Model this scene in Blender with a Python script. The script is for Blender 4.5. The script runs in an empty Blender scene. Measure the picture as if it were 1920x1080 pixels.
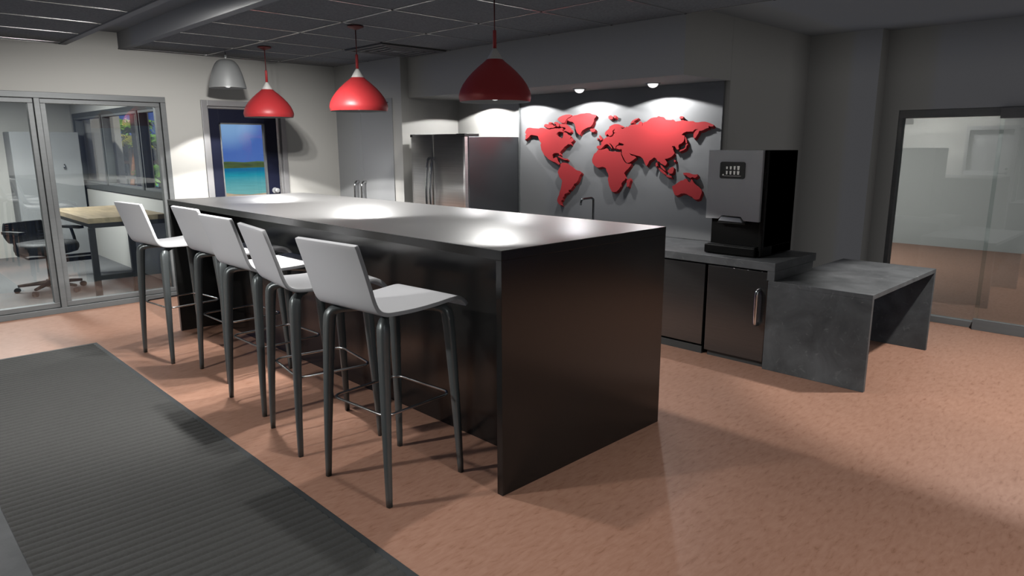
import bpy, bmesh, math, random
from mathutils import Vector, Matrix
from math import pi, sin, cos, radians

random.seed(7)
SC = bpy.context.scene
COL = SC.collection

# ------------------------------------------------------------------ materials
MATS = {}
def nodes_of(name):
    m = bpy.data.materials.new(name); m.use_nodes = True
    nt = m.node_tree
    return m, nt, nt.nodes['Principled BSDF'], nt.nodes['Material Output']

def mat(name, col, rough=.5, metal=0., spec=.5, noise=0., nscale=(8, 8, 8), bump=0., bscale=60., coat=0., coatr=.1, emit=None, estr=0.):
    m, nt, b, out = nodes_of(name)
    N, L = nt.nodes, nt.links
    b.inputs['Base Color'].default_value = (*col, 1)
    b.inputs['Roughness'].default_value = rough
    b.inputs['Metallic'].default_value = metal
    b.inputs['Specular IOR Level'].default_value = spec
    b.inputs['Coat Weight'].default_value = coat
    b.inputs['Coat Roughness'].default_value = coatr
    if emit:
        b.inputs['Emission Color'].default_value = (*emit, 1)
        b.inputs['Emission Strength'].default_value = estr
    tc = N.new('ShaderNodeTexCoord')
    if noise:
        mp = N.new('ShaderNodeMapping'); mp.inputs['Scale'].default_value = nscale
        L.new(tc.outputs['Object'], mp.inputs['Vector'])
        nz = N.new('ShaderNodeTexNoise'); nz.inputs['Scale'].default_value = 1.; nz.inputs['Detail'].default_value = 6
        L.new(mp.outputs['Vector'], nz.inputs['Vector'])
        rp = N.new('ShaderNodeValToRGB')
        a = tuple(max(0, c*(1-noise)) for c in col); z = tuple(min(1, c*(1+noise)) for c in col)
        rp.color_ramp.elements[0].position = .3; rp.color_ramp.elements[1].position = .7
        rp.color_ramp.elements[0].color = (*a, 1); rp.color_ramp.elements[1].color = (*z, 1)
        L.new(nz.outputs['Fac'], rp.inputs['Fac']); L.new(rp.outputs['Color'], b.inputs['Base Color'])
    if bump:
        n2 = N.new('ShaderNodeTexNoise'); n2.inputs['Scale'].default_value = bscale; n2.inputs['Detail'].default_value = 4
        L.new(tc.outputs['Object'], n2.inputs['Vector'])
        bp = N.new('ShaderNodeBump'); bp.inputs['Strength'].default_value = bump; bp.inputs['Distance'].default_value = .004
        L.new(n2.outputs['Fac'], bp.inputs['Height']); L.new(bp.outputs['Normal'], b.inputs['Normal'])
    MATS[name] = m
    return m

def glass_mat(name, tint=(.93, .96, .95), ior=1.9):
    m, nt, b, out = nodes_of(name)
    N, L = nt.nodes, nt.links
    N.remove(b)
    tr = N.new('ShaderNodeBsdfTransparent'); tr.inputs['Color'].default_value = (*tint, 1)
    gl = N.new('ShaderNodeBsdfGlossy'); gl.inputs['Roughness'].default_value = 0.0
    gl.inputs['Color'].default_value = (1, 1, 1, 1)
    fr = N.new('ShaderNodeFresnel'); fr.inputs['IOR'].default_value = ior
    mx = N.new('ShaderNodeMixShader')
    ge = N.new('ShaderNodeNewGeometry'); mr = N.new('ShaderNodeMapRange')
    mr.inputs['To Min'].default_value = ior; mr.inputs['To Max'].default_value = 1/ior
    L.new(ge.outputs['Backfacing'], mr.inputs['Value']); L.new(mr.outputs['Result'], fr.inputs['IOR'])
    L.new(fr.outputs['Fac'], mx.inputs['Fac']); L.new(tr.outputs['BSDF'], mx.inputs[1]); L.new(gl.outputs['BSDF'], mx.inputs[2])
    L.new(mx.outputs['Shader'], out.inputs['Surface'])
    MATS[name] = m
    return m

wall_m = mat('wall_paint', (.60, .585, .55), rough=.75, spec=.3, bump=.08, bscale=220)
ceil_tile_m = mat('ceiling_tile', (.36, .355, .35), rough=.95, spec=.1, noise=.18, nscale=(60, 60, 60), bump=.35, bscale=160)
plaster_m = mat('ceiling_plaster', (.5, .5, .5), rough=.9, spec=.2)
grid_m = mat('ceiling_grid_metal', (.7, .7, .7), rough=.27, metal=1.)
alu_m = mat('aluminium_frame', (.19, .198, .20), rough=.5, metal=.4, noise=.05, nscale=(3, 3, 40))
doorframe_m = mat('door_frame_metal', (.36, .355, .36), rough=.45, metal=.4)
navy_m = mat('navy_door_paint', (.007, .009, .026), rough=.5, spec=.25)
steel_m = mat('brushed_steel', (.62, .62, .62), rough=.42, metal=1., noise=.12, nscale=(2, 2, 260))
steel_dk = mat('dark_steel_panel', (.16, .165, .175), rough=.32, metal=.9)
cab_m = mat('steel_cabinet_front', (.14, .14, .14), rough=.28, metal=.85, noise=.06, nscale=(2, 2, 150))
knob_m = mat('satin_nickel_knob', (.55, .56, .57), rough=.3, metal=.5)
chrome_m = mat('polished_chrome', (.6, .6, .6), rough=.16, metal=1.)
blackgloss_m = mat('black_machine_plastic', (.002, .002, .002), rough=.5, spec=.15)
black_m = mat('black_metal', (.008, .008, .008), rough=.5)
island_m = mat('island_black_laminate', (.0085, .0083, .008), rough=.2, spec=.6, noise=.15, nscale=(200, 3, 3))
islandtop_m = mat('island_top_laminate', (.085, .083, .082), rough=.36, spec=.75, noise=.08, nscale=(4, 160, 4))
stoolshell_m = mat('white_stool_shell', (.56, .56, .57), rough=.5, spec=.4)
stoolleg_m = mat('grey_stool_casting', (.135, .15, .152), rough=.38, metal=.55)
wire_m = mat('steel_rung', (.45, .45, .45), rough=.25, metal=1.)
red_m = mat('red_lamp_enamel', (.42, .03, .034), rough=.42, spec=.5)
cordred_m = mat('dark_red_cord', (.10, .008, .01), rough=.5)
shadeinner_m = mat('shade_lining_white', (.55, .55, .55), rough=.6)
cone_m = mat('white_lamp_cone', (.62, .60, .57), rough=.5)
greylamp_m = mat('grey_lamp_metal', (.50, .51, .51), rough=.38, metal=.35)
bulb_m = mat('lit_bulb', (.9, .9, .9), emit=(1, .99, .97), estr=1.0)
mapred_m = mat('red_map_relief', (.46, .04, .044), rough=.45, spec=.4)
panel_m = mat('grey_map_panel', (.25, .253, .257), rough=.42, spec=.4)
white_cab_m = mat('white_cabinet_paint', (.36, .365, .37), rough=.5)
closet_m = mat('closet_door_paint', (.40, .405, .41), rough=.5)
woodtop_m = mat('pale_wood_top', (.36, .28, .18), rough=.5, noise=.25, nscale=(3, 18, 18))
screen_m = mat('machine_screen', (.008, .008, .009), rough=.25)
icon_m = mat('screen_icon', (.3, .29, .27), rough=.5, emit=(.8, .76, .7), estr=.22)
alu_face_m = mat('machine_front_aluminium', (.60, .605, .61), rough=.42, metal=.35)
spout_m = mat('pale_spout', (.55, .55, .56), rough=.5)
chairblack_m = mat('black_chair_fabric', (.012, .012, .012), rough=.6)
winframe_m = mat('dark_window_frame', (.075, .08, .08), rough=.4, metal=.3)
carpet_m = mat('grey_office_carpet', (.16, .16, .16), rough=.95, noise=.15, nscale=(60, 60, 60))
rug_m = mat('rug_grey_rib', (.047, .047, .045), rough=.8, spec=.3, noise=.12, nscale=(90, 90, 90))
rugedge_m = mat('rug_black_edge', (.03, .033, .035), rough=.6)
rugdot_m = mat('rug_rib_glint', (.35, .37, .38), rough=.5)
vent_m = mat('vent_dark_metal', (.26, .26, .26), rough=.6)
glass_m = glass_mat('clear_glass')
sand_m = mat('beach_sand', (.46, .36, .24), rough=.95, noise=.2, nscale=(.4, .4, .4))
hill_m = mat('green_hill', (.05, .10, .012), rough=1., noise=.6, nscale=(.12, .12, .3))
leaf_m = mat('palm_leaf', (.15, .34, .04), rough=.6, noise=.7, nscale=(2.5, 2.5, 2.5))
leafy_m = mat('yellow_palm_leaf', (.38, .36, .02), rough=.6, noise=.5, nscale=(2, 2, 2))
hedge_m = mat('dark_hedge_leaf', (.012, .016, .008), rough=.9, noise=.5, nscale=(3, 3, 3))
darktrunk_m = mat('dark_palm_trunk', (.06, .035, .02), rough=.9, noise=.4, nscale=(4, 4, 14))
trunk_m = mat('palm_trunk', (.30, .13, .06), rough=.9, noise=.4, nscale=(4, 4, 14))
stone_m = mat('outdoor_dark_post', (.10, .10, .10), rough=.7)
extwall_m = mat('outdoor_render', (.40, .385, .36), rough=.9)

def concrete():
    m, nt, b, out = nodes_of('dark_concrete_laminate')
    N, L = nt.nodes, nt.links
    tc = N.new('ShaderNodeTexCoord')
    n1 = N.new('ShaderNodeTexNoise'); n1.inputs['Scale'].default_value = 4; n1.inputs['Detail'].default_value = 9; n1.inputs['Roughness'].default_value = .62; n1.inputs['Distortion'].default_value = .6
    L.new(tc.outputs['Object'], n1.inputs['Vector'])
    rp = N.new('ShaderNodeValToRGB')
    rp.color_ramp.elements[0].position = .32; rp.color_ramp.elements[0].color = (.065, .068, .07, 1)
    rp.color_ramp.elements[1].position = .72; rp.color_ramp.elements[1].color = (.15, .153, .156, 1)
    L.new(n1.outputs['Fac'], rp.inputs['Fac'])
    n2 = N.new('ShaderNodeTexNoise'); n2.inputs['Scale'].default_value = 14; n2.inputs['Detail'].default_value = 6; n2.inputs['Distortion'].default_value = 2.2
    L.new(tc.outputs['Object'], n2.inputs['Vector'])
    r2 = N.new('ShaderNodeValToRGB')
    r2.color_ramp.elements[0].position = .62; r2.color_ramp.elements[0].color = (0, 0, 0, 1)
    r2.color_ramp.elements[1].position = .80; r2.color_ramp.elements[1].color = (.16, .16, .15, 1)
    L.new(n2.outputs['Fac'], r2.inputs['Fac'])
    mx = N.new('ShaderNodeMix'); mx.data_type = 'RGBA'; mx.blend_type = 'ADD'; mx.inputs['Factor'].default_value = .6
    L.new(rp.outputs['Color'], mx.inputs['A']); L.new(r2.outputs['Color'], mx.inputs['B'])
    L.new(mx.outputs['Result'], b.inputs['Base Color'])
    b.inputs['Roughness'].default_value = .5
    return m
concrete_m = concrete()

def floor_material():
    m, nt, b, out = nodes_of('red_brown_cork_floor')
    N, L = nt.nodes, nt.links
    tc = N.new('ShaderNodeTexCoord')
    mp = N.new('ShaderNodeMapping'); mp.inputs['Scale'].default_value = (48, 14, 8)
    L.new(tc.outputs['Object'], mp.inputs['Vector'])
    n1 = N.new('ShaderNodeTexNoise'); n1.inputs['Scale'].default_value = 1.; n1.inputs['Detail'].default_value = 3; n1.inputs['Roughness'].default_value = .55; n1.inputs['Distortion'].default_value = .5
    L.new(mp.outputs['Vector'], n1.inputs['Vector'])
    rp = N.new('ShaderNodeValToRGB'); e = rp.color_ramp.elements
    e[0].position = .24; e[0].color = (.225, .108, .066, 1)
    e[1].position = .66; e[1].color = (.365, .204, .142, 1)
    k = e.new(.40); k.color = (.320, .169, .114, 1)
    L.new(n1.outputs['Fac'], rp.inputs['Fac'])
    n3 = N.new('ShaderNodeTexNoise'); n3.inputs['Scale'].default_value = 1.1; n3.inputs['Detail'].default_value = 2
    L.new(tc.outputs['Object'], n3.inputs['Vector'])
    r3 = N.new('ShaderNodeMapRange'); r3.inputs['To Min'].default_value = .9; r3.inputs['To Max'].default_value = 1.1
    L.new(n3.outputs['Fac'], r3.inputs['Value'])
    mx = N.new('ShaderNodeMix'); mx.data_type = 'RGBA'; mx.blend_type = 'MULTIPLY'; mx.inputs['Factor'].default_value = 1
    L.new(rp.outputs['Color'], mx.inputs['A']); L.new(r3.outputs['Result'], mx.inputs['B'])
    L.new(mx.outputs['Result'], b.inputs['Base Color'])
    b.inputs['Roughness'].default_value = .42
    b.inputs['Specular IOR Level'].default_value = .35
    return m
floor_m = floor_material()

def sea_material():
    m, nt, b, out = nodes_of('shallow_sea_water')
    N, L = nt.nodes, nt.links
    tc = N.new('ShaderNodeTexCoord')
    sp = N.new('ShaderNodeSeparateXYZ'); L.new(tc.outputs['Object'], sp.inputs['Vector'])
    mr = N.new('ShaderNodeMapRange'); mr.inputs['From Min'].default_value = -135; mr.inputs['From Max'].default_value = -65
    L.new(sp.outputs['X'], mr.inputs['Value'])
    rp = N.new('ShaderNodeValToRGB'); e = rp.color_ramp.elements
    e[0].position = 0; e[0].color = (.004, .13, .27, 1); e[1].position = 1; e[1].color = (.16, .42, .42, 1)
    k = e.new(.35); k.color = (.01, .27, .36, 1)
    L.new(mr.outputs['Result'], rp.inputs['Fac'])
    n1 = N.new('ShaderNodeTexNoise'); n1.inputs['Scale'].default_value = .5; n1.inputs['Detail'].default_value = 5
    L.new(tc.outputs['Object'], n1.inputs['Vector'])
    r3 = N.new('ShaderNodeMapRange'); r3.inputs['To Min'].default_value = .75; r3.inputs['To Max'].default_value = 1.25
    L.new(n1.outputs['Fac'], r3.inputs['Value'])
    mx = N.new('ShaderNodeMix'); mx.data_type = 'RGBA'; mx.blend_type = 'MULTIPLY'; mx.inputs['Factor'].default_value = 1
    L.new(rp.outputs['Color'], mx.inputs['A']); L.new(r3.outputs['Result'], mx.inputs['B'])
    L.new(mx.outputs['Result'], b.inputs['Base Color'])
    b.inputs['Roughness'].default_value = .8; b.inputs['Specular IOR Level'].default_value = .1
    return m
sea_m = sea_material()

# ------------------------------------------------------------------ mesh helpers
class MB:
    """collects shapes and links them as one mesh object"""
    def __init__(s): s.v = []; s.f = []; s.sm = []
    def add(s, vs, fs, smooth=False):
        n = len(s.v); s.v += [tuple(v) for v in vs]
        s.f += [tuple(i+n for i in f) for f in fs]; s.sm += [smooth]*len(fs)
        return s
    def box(s, x0, x1, y0, y1, z0, z1):
        x0, x1 = sorted((x0, x1)); y0, y1 = sorted((y0, y1)); z0, z1 = sorted((z0, z1))
        v = [(x0,y0,z0),(x1,y0,z0),(x1,y1,z0),(x0,y1,z0),(x0,y0,z1),(x1,y0,z1),(x1,y1,z1),(x0,y1,z1)]
        return s.add(v, [(0,3,2,1),(4,5,6,7),(0,1,5,4),(1,2,6,5),(2,3,7,6),(3,0,4,7)])
    def tube(s, pts, r, n=10, closed=False, square=False, caps=True):
        pts = [Vector(p) for p in pts]; m = len(pts)
        rr = r if isinstance(r, (list, tuple)) else [r]*m
        tang = []
        for i in range(m):
            a = pts[(i-1) % m] if (closed or i > 0) else pts[i]
            b = pts[(i+1) % m] if (closed or i < m-1) else pts[i]
            tang.append((b-a).normalized())
        t = tang[0]; ref = Vector((0, 0, 1)) if abs(t.z) < .9 else Vector((1, 0, 0))
        u = (ref - t*ref.dot(t)).normalized(); vs = []
        for i in range(m):
            t = tang[i]; u = (u - t*u.dot(t)).normalized(); w = t.cross(u)
            for k in range(n):
                a = 2*pi*k/n + (pi/n)
                q = 1.
                if square:
                    c_, s_ = abs(cos(a)), abs(sin(a)); q = 1/((c_**5+s_**5)**.2)
                vs.append(pts[i] + (u*cos(a) + w*sin(a))*rr[i]*q)
        fs = []
        for i in range(m if closed else m-1):
            for k in range(n):
                a, b = i*n+k, i*n+(k+1) % n; c, d = ((i+1) % m)*n+(k+1) % n, ((i+1) % m)*n+k
                fs.append((a, b, c, d))
        s.add(vs, fs, True)
        if not closed and caps:
            k0 = len(s.v)-m*n
            s.f += [tuple(k0+k for k in reversed(range(n))), tuple(k0+(m-1)*n+k for k in range(n))]; s.sm += [False]*2
        return s
    def lathe(s, prof, cx=0, cy=0, n=48, smooth=True):
        vs = []; fs = []
        for r, z in prof:
            for k in range(n):
                a = 2*pi*k/n; vs.append((cx+r*cos(a), cy+r*sin(a), z))
        for i in range(len(prof)-1):
            for k in range(n):
                fs.append((i*n+k, i*n+(k+1) % n, (i+1)*n+(k+1) % n, (i+1)*n+k))
        return s.add(vs, fs, smooth)
    def cyl(s, p, q, r, n=20): return s.tube([p, q], r, n=n)
    def prism(s, poly, fn0, fn1):
        """front polygon mapped by fn0, back polygon by fn1"""
        n = len(poly); vs = [fn0(*p) for p in poly] + [fn1(*p) for p in poly]
        fs = [tuple(range(n)), tuple(range(2*n-1, n-1, -1))]
        fs += [(i, i+n, (i+1) % n + n, (i+1) % n) for i in range(n)]
        return s.add(vs, fs)
    def build(s, name, m, parent=None, bevel=0., seg=2, fix=True):
        me = bpy.data.meshes.new(name); me.from_pydata(s.v, [], s.f)
        me.polygons.foreach_set('use_smooth', s.sm)
        if fix:
            b = bmesh.new(); b.from_mesh(me); bmesh.ops.recalc_face_normals(b, faces=b.faces); b.to_mesh(me); b.free()
        me.materials.append(m); me.update()
        o = bpy.data.objects.new(name, me); COL.objects.link(o)
        if parent: o.parent = parent
        if bevel:
            md = o.modifiers.new('bevel', 'BEVEL'); md.width = bevel; md.segments = seg; md.limit_method = 'ANGLE'; md.angle_limit = radians(40)
        return o

def box(name, m, x0, x1, y0, y1, z0, z1, parent=None, bevel=0.):
    return MB().box(x0, x1, y0, y1, z0, z1).build(name, m, parent, bevel)
def tag(o, label=None, cat=None, group=None, kind=None):
    if label: o['label'] = label
    if cat: o['category'] = cat
    if group: o['group'] = group
    if kind: o['kind'] = kind
    return o
def thing(name, label, cat, loc=(0, 0, 0), rz=0., group=None):
    o = bpy.data.objects.new(name, None); COL.objects.link(o)
    o.location = loc; o.rotation_euler = (0, 0, rz); o.empty_display_size = .1
    return tag(o, label, cat, group)
def struct(o, label=None, cat=None):
    return tag(o, label, cat, kind='structure')
def children(o): return [c for c in bpy.data.objects if c.parent == o]
def copy_tree(o, parent=None):
    c = o.copy(); COL.objects.link(c); c.parent = parent
    for ch in children(o):
        copy_tree(ch, c)
    return c
def smooth_path(pts, k=6):
    P = [Vector(p) for p in pts]; out = []
    for i in range(len(P)-1):
        p0 = P[max(i-1, 0)]; p1 = P[i]; p2 = P[i+1]; p3 = P[min(i+2, len(P)-1)]
        for j in range(k):
            t = j/k
            out.append(.5*((2*p1)+(-p0+p2)*t+(2*p0-5*p1+4*p2-p3)*t*t+(-p0+3*p1-3*p2+p3)*t**3))
    out.append(P[-1]); return out

# ------------------------------------------------------------------ light levels
EXPOSURE = 0.0
P_RED, P_GREY, P_DOWN, P_SUN = 74., 66., 31., 4.5
AMB = .085
CAMANG = (0.204050, 0.797577, -0.002561)
# label, x, y, z, watts, cone, blend, lamp radius
CANS = [
 ('round ceiling spotlight above the low concrete table', 1.6, 3.6, 2.655, 350, 82, .25),
 ('unseen fill spotlight added over the open floor right of the island', 3.0, -.1, 2.59, 260, 132, .4, .12),  # added fill, brightens the floor at the front right
 ('unseen fill spotlight added behind the mat, near the rear wall', -1.9, -3.2, 2.59, 480, 150, .25, .10),  # added out of view to lift the stool backs and mat
 ('unseen small fill lamp added in the trough, nearest the wall with the glazing', -2.50, -.10, 2.59, 145, 126, .5, .03, (-3.1, -.02, 1.7)),  # this and the next two are added to brighten the left wall
 ('unseen middle fill lamp added in the trough, aimed at the glazing', -2.25, -.10, 2.59, 145, 126, .5, .03, (-2.85, -.02, 1.7)),
 ('unseen third fill lamp added in the trough, aimed at the glazing', -2.00, -.10, 2.59, 145, 126, .5, .03, (-2.6, -.02, 1.7)),
 ('unseen fill lamp added in the trough, straight down over the near stool', -.70, -.22, 2.59, 80, 78, .6, .03),  # extra lamp put in to brighten the stool seat
]
# label, x, y, z, size x, size y, watts
PANELS = [
 ('ceiling light panel in the office behind the glass', -8.0, -.8, 2.415, 1.2, .6, 130),
 ('unseen ceiling light panel added in the room beyond the right glass wall', -2.0, 8.2, 2.715, 1.2, .6, 90),  # added so the wall behind the glass is lit
]

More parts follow.
